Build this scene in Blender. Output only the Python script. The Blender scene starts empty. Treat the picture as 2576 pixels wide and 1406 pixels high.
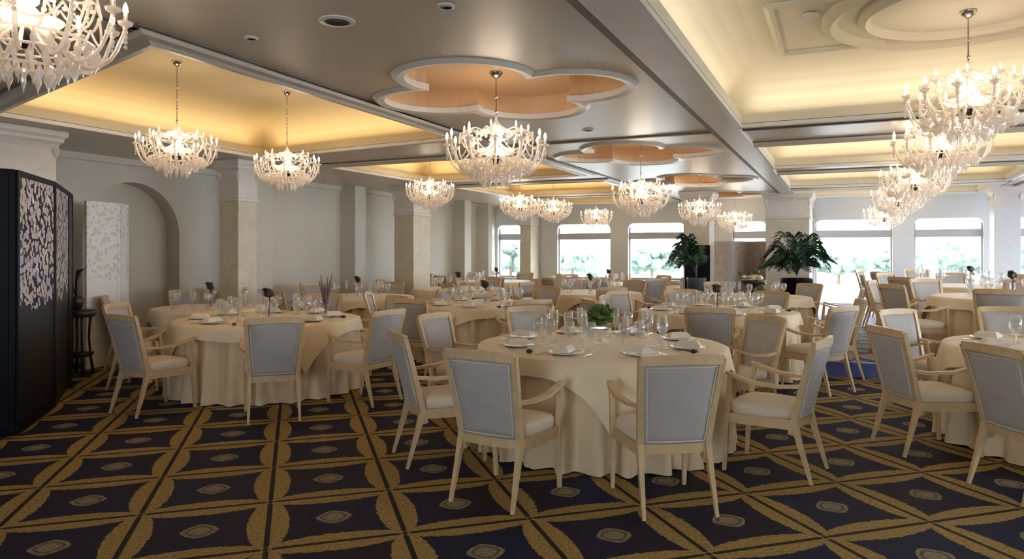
import bpy, bmesh, math, random
from mathutils import Vector, Matrix
from mathutils.geometry import tessellate_polygon
random.seed(7)
SC = bpy.context.scene
COL = SC.collection
PI = math.pi

# ------------------------------------------------------------ camera, world, exposure
FPX, HOR, EYE = 1770.0, 630.0, 1.5
cd = bpy.data.cameras.new('camera')
cam = bpy.data.objects.new('camera', cd)
COL.objects.link(cam)
cam.location = (0, 0, EYE)
cam.rotation_euler = (PI/2, 0, 0)
cd.sensor_width = 36
cd.lens = FPX/2576*36
cd.shift_y = (HOR-703)/2576
cd.clip_end = 300
SC.camera = cam
SC.view_settings.view_transform = 'Standard'
SC.view_settings.look = 'None'
SC.view_settings.exposure = 0.60
SC.view_settings.gamma = 1.0
SC.view_settings.use_curve_mapping = False
W = bpy.data.worlds.new('sky'); SC.world = W
W.use_nodes = True
bg = W.node_tree.nodes['Background']
bg.inputs[0].default_value = (0.80, 0.90, 1.0, 1)
bg.inputs[1].default_value = 12.0

YAW = math.radians(25); CA, SA = math.cos(YAW), math.sin(YAW)
S = 0.9375
ZC = 3.0*S
def R(u, v, z=0.0):
    """room plan (u along the hall, v across it) to the scene"""
    return Vector(((v*CA+u*SA)*S, (u*CA-v*SA)*S, z))
def W2(x, d, z=0.0):
    return Vector(((x-1288)/FPX*d, d, z))

def area(name, loc, rot, sx, sy, e, col):
    l = bpy.data.lights.new(name, 'AREA'); l.shape = 'RECTANGLE'
    l.size = sx; l.size_y = sy; l.energy = e; l.color = col
    o = bpy.data.objects.new(name, l); COL.objects.link(o)
    o.location = loc; o.rotation_euler = rot
    return o

# ------------------------------------------------------------ materials
def newmat(name):
    m = bpy.data.materials.new(name); m.use_nodes = True
    nt = m.node_tree
    return m, nt, nt.nodes['Principled BSDF']
def lnk(nt, a, b): nt.links.new(a, b)
def mth(nt, op, a, b=None, c=None, clamp=False):
    n = nt.nodes.new('ShaderNodeMath'); n.operation = op; n.use_clamp = clamp
    for i, v in enumerate((a, b, c)):
        if v is None: continue
        if isinstance(v, (int, float)): n.inputs[i].default_value = v
        else: nt.links.new(v, n.inputs[i])
    return n.outputs[0]
def noise(nt, scale, detail=2, vec=None, rough=.5):
    n = nt.nodes.new('ShaderNodeTexNoise'); n.inputs['Scale'].default_value = scale
    n.inputs['Detail'].default_value = detail; n.inputs['Roughness'].default_value = rough
    if vec is not None: nt.links.new(vec, n.inputs['Vector'])
    return n
def ramp(nt, fac, stops):
    r = nt.nodes.new('ShaderNodeValToRGB'); nt.links.new(fac, r.inputs[0])
    e = r.color_ramp.elements
    while len(e) > len(stops): e.remove(e[-1])
    while len(e) < len(stops): e.new(.5)
    for k, (p, c) in enumerate(stops):
        e[k].position = p; e[k].color = (*c, 1)
    return r.outputs[0]
def mixc(nt, f, a, b):
    n = nt.nodes.new('ShaderNodeMix'); n.data_type = 'RGBA'
    if isinstance(f, (int, float)): n.inputs[0].default_value = f
    else: nt.links.new(f, n.inputs[0])
    for i, v in ((6, a), (7, b)):
        if isinstance(v, tuple): n.inputs[i].default_value = (*v, 1)
        else: nt.links.new(v, n.inputs[i])
    return n.outputs[2]
def coords(nt, kind='Object'):
    return nt.nodes.new('ShaderNodeTexCoord').outputs[kind]
def simple(name, col, rough=.6, metal=0.0, var=.08, scale=14, bump=0.0, bscale=200, spec=.5, sheen=0.0):
    m, nt, b = newmat(name)
    co = coords(nt)
    n = noise(nt, scale, 3, co)
    lo = tuple(c*(1-var) for c in col); hi = tuple(min(1, c*(1+var)) for c in col)
    lnk(nt, ramp(nt, n.outputs[0], [(.3, lo), (.7, hi)]), b.inputs['Base Color'])
    b.inputs['Roughness'].default_value = rough
    b.inputs['Metallic'].default_value = metal
    b.inputs['Specular IOR Level'].default_value = spec
    if sheen: b.inputs['Sheen Weight'].default_value = sheen
    if bump:
        bn = noise(nt, bscale, 2, co)
        bp = nt.nodes.new('ShaderNodeBump'); bp.inputs['Strength'].default_value = bump
        bp.inputs['Distance'].default_value = .004
        lnk(nt, bn.outputs[0], bp.inputs['Height']); lnk(nt, bp.outputs[0], b.inputs['Normal'])
    return m

M = {}
M['soffit'] = simple('soffit_plaster', (.68, .60, .51), .36, var=.03, scale=2, spec=.42)
M['soffit_matt'] = simple('plaster', (.46, .41, .35), .6, var=.03, scale=2)
M['coffer'] = simple('coffer_plaster', (.68, .56, .34), .55, var=.03, scale=2)
M['coffer_pale'] = simple('pale_coffer_plaster', (.74, .68, .54), .5, var=.03, scale=2)
M['medallion'] = simple('medallion_plaster', (.72, .47, .27), .3, var=.05, scale=2)
M['trim'] = simple('white_moulding', (.70, .67, .62), .35, var=.03, scale=3)
M['dark_trim'] = simple('dark_groove', (.16, .13, .10), .5, var=.1)
M['wall'] = simple('wall_paint', (.60, .56, .48), .6, var=.03, scale=1.5)
M['wall_far'] = simple('far_wall_paint', (.60, .61, .61), .6, var=.03, scale=1.5)
M['column'] = simple('column_stone', (.62, .55, .43), .55, var=.08, scale=5)
M['capital'] = simple('capital_plaster', (.70, .66, .60), .5, var=.05, scale=9)
M['wood'] = simple('limed_wood', (.62, .45, .255), .42, var=.10, scale=18)
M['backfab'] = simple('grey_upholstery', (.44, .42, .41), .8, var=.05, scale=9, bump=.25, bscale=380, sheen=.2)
M['seatfab'] = simple('cream_upholstery', (.72, .63, .50), .8, var=.05, scale=9, bump=.25, bscale=380, sheen=.2)
M['cloth'] = simple('cream_tablecloth', (.75, .60, .395), .75, var=.05, scale=5, bump=.2, bscale=300, sheen=.2)
M['overlay'] = simple('cream_overlay_cloth', (.85, .71, .495), .65, var=.04, scale=5, bump=.15, bscale=300, sheen=.2)
M['napkin'] = simple('white_linen', (.80, .76, .70), .7, var=.04)
M['china'] = simple('white_china', (.82, .80, .76), .15, var=.02)
M['steel'] = simple('steel', (.55, .53, .50), .22, metal=1, var=.04)
M['rightpier_daylit'] = simple('pier_daylight_tint', (.66, .68, .70), .5, var=.03)  # bluish daylight from the right windows, put into the pillar's base colour
M['dark'] = simple('dark_metal', (.03, .025, .03), .3, var=.2)
M['lacquer'] = simple('black_lacquer', (.004, .005, .010), .45, var=.3, spec=.15)
M['ebony'] = simple('dark_carved_wood', (.02, .012, .012), .35, var=.3)
M['leaf'] = simple('palm_leaf', (.012, .05, .022), .5, var=.4, scale=6)
M['leaf2'] = simple('posy_leaf', (.06, .14, .02), .5, var=.5, scale=30)
M['blackflower'] = simple('dark_petal', (.015, .02, .012), .5, var=.3)
M['petal'] = simple('cream_petal', (.8, .68, .45), .6, var=.1, scale=20)
M['pinkpetal'] = simple('pink_petal', (.6, .35, .3), .6, var=.2, scale=20)
M['planter'] = simple('grey_planter', (.07, .08, .09), .4, var=.1)
M['tree'] = simple('garden_foliage', (.075, .11, .085), .8, var=.5, scale=3)
M['bark'] = simple('bark', (.12, .08, .05), .9, var=.3)
M['terrace'] = simple('terrace_paving', (.55, .54, .5), .8, var=.08)
M['frame'] = simple('window_frame_paint', (.42, .42, .43), .5, var=.03)
M['beigepanel'] = simple('beige_screen_cloth', (.46, .38, .32), .6, var=.15, scale=8)
M['purple'] = simple('grey_violet_reed', (.15, .11, .12), .6, var=.3)
M['vent'] = simple('black_vent', (.01, .01, .01), .5, var=.2)

def glassy(name, tint, tr, gl_rough=.05, white=.3):
    m = bpy.data.materials.new(name); m.use_nodes = True; nt = m.node_tree
    for n in list(nt.nodes): nt.nodes.remove(n)
    out = nt.nodes.new('ShaderNodeOutputMaterial')
    t = nt.nodes.new('ShaderNodeBsdfTransparent'); t.inputs[0].default_value = (*tint, 1)
    g = nt.nodes.new('ShaderNodeBsdfGlossy'); g.inputs['Roughness'].default_value = gl_rough
    g.inputs[0].default_value = (.95, .95, .95, 1)
    mx = nt.nodes.new('ShaderNodeMixShader')
    lw = nt.nodes.new('ShaderNodeLayerWeight'); lw.inputs[0].default_value = .35
    f = mth(nt, 'MULTIPLY_ADD', lw.outputs['Facing'], 1-tr, .04, clamp=True)
    lnk(nt, f, mx.inputs[0]); lnk(nt, t.outputs[0], mx.inputs[1]); lnk(nt, g.outputs[0], mx.inputs[2])
    if white:
        d = nt.nodes.new('ShaderNodeBsdfTranslucent'); d.inputs[0].default_value = (.95, .9, .84, 1)
        e = nt.nodes.new('ShaderNodeBsdfDiffuse'); e.inputs[0].default_value = (.95, .9, .84, 1)
        a = nt.nodes.new('ShaderNodeMixShader'); a.inputs[0].default_value = .5
        lnk(nt, d.outputs[0], a.inputs[1]); lnk(nt, e.outputs[0], a.inputs[2])
        m2 = nt.nodes.new('ShaderNodeMixShader'); m2.inputs[0].default_value = white
        lnk(nt, mx.outputs[0], m2.inputs[1]); lnk(nt, a.outputs[0], m2.inputs[2])
        lnk(nt, m2.outputs[0], out.inputs[0])
    else:
        lnk(nt, mx.outputs[0], out.inputs[0])
    return m
M['pane'] = glassy('window_glass', (.97, .99, 1), .9, .02, 0)
M['glass'] = glassy('table_glass', (.93, .95, .96), .35, .08, .10)
M['crystal'] = glassy('chandelier_crystal', (.97, .95, .93), .25, .10, .46)
def emis(name, col, s):
    m, nt, b = newmat(name)
    b.inputs['Base Color'].default_value = (*col, 1)
    b.inputs['Emission Color'].default_value = (*col, 1)
    b.inputs['Emission Strength'].default_value = s
    return m
M['bulb'] = emis('lit_bulb', (1, .86, .68), 7)

def carpet_mat():
    m, nt, b = newmat('woven_carpet')
    th, s = .2978, .4656*EYE
    ox, oy = -1.85*EYE, 2.525*EYE
    co = coords(nt)
    sp = nt.nodes.new('ShaderNodeSeparateXYZ'); lnk(nt, co, sp.inputs[0])
    x = mth(nt, 'SUBTRACT', sp.outputs[0], ox); y = mth(nt, 'SUBTRACT', sp.outputs[1], oy)
    c, sn = math.cos(th)/s, math.sin(th)/s
    i = mth(nt, 'ADD', mth(nt, 'MULTIPLY', x, c), mth(nt, 'MULTIPLY', y, sn))
    j = mth(nt, 'SUBTRACT', mth(nt, 'MULTIPLY', y, c), mth(nt, 'MULTIPLY', x, sn))
    nz = noise(nt, 34, 2, co); wob = mth(nt, 'MULTIPLY', mth(nt, 'SUBTRACT', nz.outputs[0], .5), .05)
    p = mth(nt, 'FRACT', i); q = mth(nt, 'FRACT', j)
    dx = mth(nt, 'SUBTRACT', .5, mth(nt, 'ABSOLUTE', mth(nt, 'SUBTRACT', p, .5)))
    dy = mth(nt, 'SUBTRACT', .5, mth(nt, 'ABSOLUTE', mth(nt, 'SUBTRACT', q, .5)))
    def band(d, along):
        w = mth(nt, 'POWER', mth(nt, 'SINE', mth(nt, 'MULTIPLY', along, PI)), .42)
        w = mth(nt, 'MULTIPLY', w, .158)
        w = mth(nt, 'ADD', w, wob)
        inn = mth(nt, 'GREATER_THAN', d, .020)
        out = mth(nt, 'LESS_THAN', d, w)
        return mth(nt, 'MULTIPLY', inn, out)
    gold = mth(nt, 'MAXIMUM', band(dx, q), band(dy, p))
    # centre medallion
    cx = mth(nt, 'ABSOLUTE', mth(nt, 'SUBTRACT', p, .5)); cy = mth(nt, 'ABSOLUTE', mth(nt, 'SUBTRACT', q, .5))
    rr = mth(nt, 'SQRT', mth(nt, 'ADD', mth(nt, 'MULTIPLY', cx, cx), mth(nt, 'MULTIPLY', cy, cy)))
    dia = mth(nt, 'ADD', cx, cy)
    rad = mth(nt, 'ADD', mth(nt, 'MULTIPLY', rr, .6), mth(nt, 'MULTIPLY', dia, .35))
    rad = mth(nt, 'ADD', rad, mth(nt, 'MULTIPLY', wob, .4))
    med = mth(nt, 'LESS_THAN', rad, .135)
    ring = mth(nt, 'MULTIPLY', mth(nt, 'LESS_THAN', rad, .105), mth(nt, 'GREATER_THAN', rad, .08))
    med = mth(nt, 'SUBTRACT', med, mth(nt, 'MULTIPLY', ring, .6))
    n2 = noise(nt, 60, 3, co); n3 = noise(nt, 1.3, 2, co)
    goldc = ramp(nt, n2.outputs[0], [(.25, (.16, .09, .022)), (.55, (.40, .27, .08)), (.85, (.50, .39, .19))])
    field = ramp(nt, n3.outputs[0], [(.35, (.014, .005, .018)), (.6, (.005, .009, .045))])
    edge = mth(nt, 'LESS_THAN', mth(nt, 'MINIMUM', dx, dy), .020)
    field = mixc(nt, edge, field, (.016, .007, .008))
    medc = ramp(nt, n2.outputs[0], [(.3, (.15, .12, .06)), (.7, (.36, .31, .18))])
    c1 = mixc(nt, med, field, medc)
    c2 = mixc(nt, gold, c1, goldc)
    lnk(nt, c2, b.inputs['Base Color'])
    b.inputs['Roughness'].default_value = .7
    b.inputs['Specular IOR Level'].default_value = .18
    b.inputs['Sheen Weight'].default_value = .02
    bp = nt.nodes.new('ShaderNodeBump'); bp.inputs['Strength'].default_value = .4
    bp.inputs['Distance'].default_value = .006
    n4 = noise(nt, 220, 2, co)
    lnk(nt, n4.outputs[0], bp.inputs['Height']); lnk(nt, bp.outputs[0], b.inputs['Normal'])
    return m
M['carpet'] = carpet_mat()
M['bluecarpet_glare'] = simple('blue_carpet_and_glare', (.07, .10, .34), .6, var=.2, scale=60, sheen=.2)  # blue of the step edging, also used for the painted sky glare

def pearl_mat(name, base, cols, zlo, thr, scale, soft=.25, floorz=0):
    m, nt, b = newmat(name)
    co = coords(nt)
    v = nt.nodes.new('ShaderNodeTexVoronoi'); v.inputs['Scale'].default_value = scale; lnk(nt, co, v.inputs['Vector'])
    n = noise(nt, scale*.55, 4, co, .7)
    sp = nt.nodes.new('ShaderNodeSeparateXYZ'); lnk(nt, co, sp.inputs[0])
    n5 = noise(nt, 4, 3, co)
    zz = mth(nt, 'ADD', sp.outputs[2], mth(nt, 'MULTIPLY', mth(nt, 'SUBTRACT', n5.outputs[0], .5), soft*2))
    up = mth(nt, 'GREATER_THAN', zz, zlo)
    k = mth(nt, 'ADD', mth(nt, 'MULTIPLY', v.outputs['Distance'], 1.0), mth(nt, 'MULTIPLY', n.outputs[0], .6))
    fl = mth(nt, 'LESS_THAN', k, thr)
    f = mth(nt, 'MULTIPLY', fl, up)
    n6 = noise(nt, 5, 2, co)
    cc = ramp(nt, n6.outputs[0], [(.25+.5*i/(len(cols)-1), c) for i, c in enumerate(cols)])
    lnk(nt, mixc(nt, f, base, cc), b.inputs['Base Color'])
    b.inputs['Roughness'].default_value = .4
    b.inputs['Specular IOR Level'].default_value = .2
    return m
M['pearl'] = pearl_mat('mother_of_pearl_inlay', (.006, .008, .016), [(.42, .42, .50), (.55, .48, .36), (.40, .34, .50), (.7, .7, .66)], 1.02, .86, 19)
M['whitepearl'] = pearl_mat('white_relief', (.80, .79, .78), [(.58, .58, .60), (.66, .64, .60), (.54, .54, .57)], 1.15, .74, 17)

# ------------------------------------------------------------ mesh helpers
def finish(name, bm, mat, parent=None, smooth=False, kind=None, loc=None):
    bmesh.ops.recalc_face_normals(bm, faces=bm.faces)
    me = bpy.data.meshes.new(name)
    if smooth:
        for f in bm.faces: f.smooth = True
    bm.to_mesh(me); bm.free()
    if mat is not None:
        me.materials.append(mat if not isinstance(mat, str) else M[mat])
    o = bpy.data.objects.new(name, me); COL.objects.link(o)
    if parent is not None: o.parent = parent
    if kind: o['kind'] = kind
    if loc is not None: o.location = loc
    return o
def tag(o, label, cat, group=None):
    o['label'] = label; o['category'] = cat
    if group: o['group'] = group
    return o
def empty(name, loc, rz=0.0, label=None, cat=None, group=None):
    o = bpy.data.objects.new(name, None); COL.objects.link(o)
    o.empty_display_size = .1
    o.location = loc; o.rotation_euler = (0, 0, rz)
    if label: tag(o, label, cat, group)
    return o
def kids(o): return [c for c in COL.objects if c.parent is o]
TREE = {}
def register(root):
    """remember children of a prototype once, so that copying it is quick"""
    ch = {}
    for c in COL.objects:
        if c.parent is not None: ch.setdefault(c.parent.name, []).append(c)
    def walk(o): return [(c, walk(c)) for c in ch.get(o.name, [])]
    TREE[root.name] = walk(root)
def dup(root, loc, rz=0.0, label=None, group=None, skip=()):
    r = root.copy(); COL.objects.link(r); r.location = loc; r.rotation_euler = (0, 0, rz)
    if label: r['label'] = label
    if group: r['group'] = group
    def rec(lst, par):
        for c, sub in lst:
            if c.name.split('.')[0] in skip: continue
            d = c.copy(); COL.objects.link(d); d.parent = par
            rec(sub, d)
    rec(TREE[root.name], r)
    return r

def loop_faces(bm, loops, close=True, cap=True):
    vs = [[bm.verts.new(p) for p in L] for L in loops]
    n = len(vs[0])
    for a, b in zip(vs, vs[1:]):
        for k in range(n if close else n-1):
            bm.faces.new((a[k], a[(k+1) % n], b[(k+1) % n], b[k]))
    if cap and close:
        bm.faces.new(vs[0][::-1]); bm.faces.new(vs[-1])
    return vs
def box(bm, x0, x1, y0, y1, z0, z1, bev=0.0):
    b2 = bmesh.new()
    loop_faces(b2, [[(x0, y0, z0), (x1, y0, z0), (x1, y1, z0), (x0, y1, z0)],
                    [(x0, y0, z1), (x1, y0, z1), (x1, y1, z1), (x0, y1, z1)]])
    if bev: bmesh.ops.bevel(b2, geom=b2.edges[:], offset=bev, segments=2, affect='EDGES', profile=.7)
    merge(bm, b2)
def merge(bm, b2, mat=None):
    if mat is not None: bmesh.ops.transform(b2, matrix=mat, verts=b2.verts)
    me = bpy.data.meshes.new('tmp'); b2.to_mesh(me); b2.free(); bm.from_mesh(me); bpy.data.meshes.remove(me)
def rbox(bm, u0, u1, v0, v1, z0, z1):
    """box aligned with the room plan"""
    q = [(u0, v0), (u1, v0), (u1, v1), (u0, v1)]
    loop_faces(bm, [[R(u, v, z0) for u, v in q], [R(u, v, z1) for u, v in q]])
def beam(bm, pts, sizes, side=Vector((1, 0, 0))):
    """rectangular bar through pts; sizes = (width along side, depth) at each point"""
    pts = [Vector(p) for p in pts]; loops = []
    for k, p in enumerate(pts):
        t = (pts[min(k+1, len(pts)-1)]-pts[max(k-1, 0)]).normalized()
        s = (side-t*side.dot(t)).normalized(); n = t.cross(s)
        w, h = sizes[k] if isinstance(sizes, list) else sizes
        loops.append([p+s*w/2+n*h/2, p-s*w/2+n*h/2, p-s*w/2-n*h/2, p+s*w/2-n*h/2])
    loop_faces(bm, loops)
def tube(bm, pts, r, seg=6, cap=True, closed=False):
    pts = [Vector(p) for p in pts]; loops = []
    n0 = None; N = len(pts)
    for k, p in enumerate(pts):
        if closed: t = (pts[(k+1) % N]-pts[k-1]).normalized()
        else: t = (pts[min(k+1, N-1)]-pts[max(k-1, 0)]).normalized()
        if n0 is None:
            n0 = Vector((0, 0, 1)) if abs(t.z) < .9 else Vector((1, 0, 0))
        n0 = (n0-t*n0.dot(t))
        if n0.length < 1e-5: n0 = t.orthogonal()
        n0.normalize(); b = t.cross(n0)
        rr = r[k] if isinstance(r, (list, tuple)) else r
        loops.append([p+(n0*math.cos(a)+b*math.sin(a))*rr for a in [2*PI*i/seg for i in range(seg)]])
    if closed: loops.append(loops[0]); cap = False
    loop_faces(bm, loops, True, cap)
def lathe(bm, prof, seg=16, c=(0, 0, 0), closed=True):
    """profile of (r, z)"""
    loops = []
    for r, z in prof:
        loops.append([(c[0]+max(r, .0004)*math.cos(2*PI*i/seg), c[1]+max(r, .0004)*math.sin(2*PI*i/seg), c[2]+z) for i in range(seg)])
    loop_faces(bm, loops, True, closed)
def blob(bm, c, r, sub=1, sq=(1, 1, 1), jit=0.0):
    b2 = bmesh.new(); bmesh.ops.create_icosphere(b2, subdivisions=sub, radius=1)
    for v in b2.verts:
        k = 1+random.uniform(-jit, jit)
        v.co = Vector((v.co.x*r*sq[0]*k+c[0], v.co.y*r*sq[1]*k+c[1], v.co.z*r*sq[2]*k+c[2]))
    merge(bm, b2)
def flat_poly(bm, outer, holes, f3):
    """fill a plane polygon with holes; f3 maps (a, b) to a point"""
    polys = [outer]+holes
    tri = tessellate_polygon([[Vector((a, b, 0)) for a, b in p] for p in polys])
    allp = [p for q in polys for p in q]
    vs = [bm.verts.new(f3(a, b)) for a, b in allp]
    for t in tri:
        try: bm.faces.new([vs[k] for k in t])
        except ValueError: pass
def ring_wall(bm, loop, fa, fb):
    """strip between two images of the same loop"""
    loop_faces(bm, [[fa(a, b) for a, b in loop], [fb(a, b) for a, b in loop]], True, False)
def sweep_ring(bm, loop, prof, f3):
    """sweep a profile [(offset outward, z)] round a closed plan loop"""
    n = len(loop); rings = []
    P = [Vector((a, b)) for a, b in loop]
    area2 = sum(P[k].x*P[(k+1) % n].y-P[(k+1) % n].x*P[k].y for k in range(n))
    sg = 1 if area2 > 0 else -1
    for off, z in prof:
        L = []
        for k in range(n):
            e1 = (P[k]-P[k-1]).normalized(); e2 = (P[(k+1) % n]-P[k]).normalized()
            n1 = Vector((e1.y, -e1.x))*sg; n2 = Vector((e2.y, -e2.x))*sg
            m = (n1+n2)
            if m.length < 1e-4: m = n1
            m.normalize(); c = max(.45, m.dot(n1))
            q = P[k]+m*(off/c)
            L.append(f3(q.x, q.y, z))
        rings.append(L)
    rings.append(rings[0])
    loop_faces(bm, rings, True, False)

# ------------------------------------------------------------ floor
bm = bmesh.new(); box(bm, -14, 16, -6, 22, -.1, 0)
flr = finish('floor', bm, 'carpet', kind='structure')
UP = .165; US, VS = 9.9, -.47
bm = bmesh.new()
rbox(bm, US, 20.05, VS, 6.9, .0, UP)
plat = finish('floor_platform', bm, 'carpet', kind='structure')
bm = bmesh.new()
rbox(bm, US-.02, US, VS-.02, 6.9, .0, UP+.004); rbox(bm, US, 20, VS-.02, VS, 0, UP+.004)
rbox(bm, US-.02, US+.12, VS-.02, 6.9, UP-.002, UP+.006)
finish('trim_1', bm, 'bluecarpet_glare', kind='structure')
bm = bmesh.new(); rbox(bm, 14.6, 20.0, VS, 6.9, UP, UP+.006)  # plain blue sheet: sky glare near the door painted as floor colour
finish('trim_2', bm, 'bluecarpet_glare', kind='structure')

# ------------------------------------------------------------ ceiling with coffers and flower recesses
def quad(u0, u1, v0, v1): return [(u0, v0), (u1, v0), (u1, v1), (u0, v1)]
L1 = [(3.25, -4.15), (7.5, -4.25), (7.85, -7.7), (4.2, -7.65)]
LB = [L1, quad(9.2, 12.1, -7.55, -4.25), quad(13.3, 16.3, -7.55, -4.25), quad(17.2, 19.5, -7.55, -4.25)]
RB = [quad(1.0, 8.1, -.98, 2.9), quad(9.75, 12.4, -.98, 2.9), quad(13.5, 16.4, -.98, 2.9), quad(17.25, 19.55, -.98, 2.9)]
def flower(cu, cv, r=1.0, n=72):
    out = []
    for k in range(n):
        a = 2*PI*k/n
        b = ((a+PI/4) % (PI/2))-PI/4          # lobe angle
        rr = r*(.60*math.cos(b)+math.sqrt(max(0, .47**2-(.60*math.sin(b))**2)))
        out.append((cu+rr*math.cos(a), cv+rr*math.sin(a)))
    return out
FL = [flower(1.35, -2.75, 1.1), flower(5.65, -2.75, 1.08), flower(10.0, -2.7, 1.08), flower(14.2, -2.65, 1.08), flower(18.0, -2.65, 1.0)]
ceil_outer = quad(-5, 20.3, -10.2, 7.2)
bm = bmesh.new()
flat_poly(bm, ceil_outer, LB+RB+FL, lambda a, b: R(a, b, ZC))
ceiling = finish('ceiling', bm, 'soffit', kind='structure')
def recess(loop, depth, grow, mat, name, f_area=0):
    bm = bmesh.new()
    cu = sum(p[0] for p in loop)/len(loop); cv = sum(p[1] for p in loop)/len(loop)
    def g(a, b, z):
        d = Vector((a-cu, b-cv)); d = d*(1+grow/max(d.length, .01))
        return R(cu+d.x, cv+d.y, z)
    lo = [[R(a, b, ZC) for a, b in loop], [R(a, b, ZC+.09) for a, b in loop], [g(a, b, ZC+.09) for a, b in loop], [g(a, b, ZC+.15) for a, b in loop]]
    def gg(off, z):
        L = []
        for a, b in loop:
            d = Vector((a-cu, b-cv)); L.append(R(a+(d.x/abs(d.x))*off, b+(d.y/abs(d.y))*off, z))
        return L
    hh = depth-.15
    lo[2] = gg(grow, ZC+.09); lo[3] = gg(grow, ZC+.14)
    for k in range(1, 7):
        t = k/6*PI/2; lo.append(gg(grow-.62*(1-math.cos(t)), ZC+.14+(depth-.14)*math.sin(t)))
    loop_faces(bm, lo, True, False)
    vs = [bm.verts.new(p) for p in lo[-1]]; bm.faces.new(vs)
    return finish(name, bm, mat, ceiling)
MOULD = [(.0, ZC-.005), (.0, ZC-.045), (.05, ZC-.05), (.09, ZC-.035), (.16, ZC-.03), (.20, ZC-.002)]
for k, q in enumerate(LB+RB):
    right = q in RB
    recess(q, .50 if not right else .56, .22, 'coffer' if not right else 'coffer_pale', 'coffer')
    bm = bmesh.new(); sweep_ring(bm, q, MOULD, R); finish('moulding', bm, 'trim', ceiling)
    bm = bmesh.new(); sweep_ring(bm, q, [(.20, ZC-.001), (.20, ZC-.012), (.235, ZC-.012), (.235, ZC-.001)], R); finish('groove', bm, 'dark_trim', ceiling)
    # lamps lying in the cove above the ledge, shining up
    n = len(q)
    cu = sum(p[0] for p in q)/4; cv = sum(p[1] for p in q)/4
    for e in range(4):
        a, b = q[e], q[(e+1) % 4]
        mu, mv = (a[0]+b[0])/2, (a[1]+b[1])/2
        ln = math.hypot(a[0]-b[0], a[1]-b[1])*S
        dr = Vector((mu-cu, mv-cv)).normalized()*.07
        pa, pb = R(a[0], a[1]), R(b[0], b[1])
        ang = math.atan2(pb.y-pa.y, pb.x-pa.x)
        li = area('cove_lamp', R(mu+dr.x, mv+dr.y, ZC+.125), (PI, 0, ang), ln*.96, .06, ln*(1.05 if not right else .95), (1, .76, .42) if not right else (1, .86, .62))
for k, q in enumerate(FL):
    bm = bmesh.new()
    loop_faces(bm, [[R(a, b, ZC) for a, b in q], [R(a, b, ZC+.20) for a, b in q]], True, False)
    bm.faces.new([bm.verts.new(R(a, b, ZC+.20)) for a, b in q])
    finish('flower_recess', bm, 'medallion', ceiling)
    bm = bmesh.new(); sweep_ring(bm, q, [(-.015, ZC+.03), (-.015, ZC-.02), (.05, ZC-.03), (.09, ZC-.001)], R)
    finish('flower_rim', bm, 'trim', ceiling)
# panel frames and round rose in the near right coffer
zt = ZC+.555
def frame_ring(loop, w=.07, t=.035, z=zt, mat='coffer_pale'):
    bm = bmesh.new(); sweep_ring(bm, loop, [(0, z+.004), (0, z-t*.6), (w*.4, z-t), (w, z-t*.4), (w, z+.004)], R)
    finish('panel_moulding', bm, mat, ceiling)
frame_ring(quad(6.1, 7.55, -.50, 2.4)); frame_ring(quad(3.6, 5.7, -.50, 2.4)); frame_ring(quad(1.5, 3.2, -.50, 2.4))
def circ(cu, cv, r, n=48): return [(cu+r*math.cos(2*PI*i/n), cv+r*math.sin(2*PI*i/n)) for i in range(n)]
frame_ring(circ(6.75, .95, .98), .12, .07); frame_ring(circ(6.75, .95, .72), .09, .06)
for q in RB[1:]:
    cu = (q[0][0]+q[1][0])/2
    frame_ring(quad(q[0][0]+.6, q[1][0]-.6, -.45, 2.35))
    frame_ring(circ(cu, .95, .6), .1, .05)
# long trims of the middle strip, cross track
def strip(name, u0, u1, v0, v1, z0, z1, mat):
    bm = bmesh.new(); rbox(bm, u0, u1, v0, v1, z0, z1); return finish(name, bm, mat, kind='structure')
strip('trim_3', -5, 20, -4.02, -3.98, ZC-.012, ZC, 'dark_trim')
strip('trim_4', -5, 20, -1.36, -1.30, ZC-.03, ZC, 'dark_trim')
strip('trim_5', -5, 20, -1.28, -1.02, ZC-.05, ZC-.001, 'trim')
strip('trim_6', 8.47, 8.53, -3.95, 6.5, ZC-.02, ZC, 'dark_trim')
strip('trim_7', -5, 20, 3.35, 3.40, ZC-.03, ZC, 'dark_trim')

# ------------------------------------------------------------ walls
VL = -9.9; UF = 20.0; VR = 6.9
def arch(uc, r, zb, zs, n=16):
    L = [(uc-r, zb), (uc+r, zb)]
    for k in range(n+1):
        a = PI*k/n; L.append((uc+r*math.cos(a), zs+r*S*math.sin(a)*1.0))
    return L
ZWT = ZC
nich = [arch(c, .82, .10, 1.72) for c in (3.72, 5.56, 7.40)]
bm = bmesh.new()
flat_poly(bm, [(-5, 0), (20.3, 0), (20.3, ZWT), (-5, ZWT)], nich, lambda a, z: R(a, VL, z))
for L in nich:
    ring_wall(bm, L, lambda a, z: R(a, VL, z), lambda a, z: R(a, VL-.3, z))
    bm.faces.new([bm.verts.new(R(a, VL-.3, z)) for a, z in L])
finish('wall_left', bm, 'wall', kind='structure')
# pilasters of the left wall
for k, (u0, u1, dv) in enumerate([(9.2, 9.7, .60), (12.35, 12.72, .40), (17.25, 17.62, .40), (18.7, 18.95, .40)]):
    bm = bmesh.new(); rbox(bm, u0, u1, VL-.02, VL+dv, 0, ZC)
    finish('trim_%d' % (8+k), bm, 'wall', kind='structure')
strip('trim_12', -5, 20, VL, VL+.07, ZC-.09, ZC, 'wall')
strip('baseboard_left', -5, 20, VL, VL+.02, 0, .12, 'wall')

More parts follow.
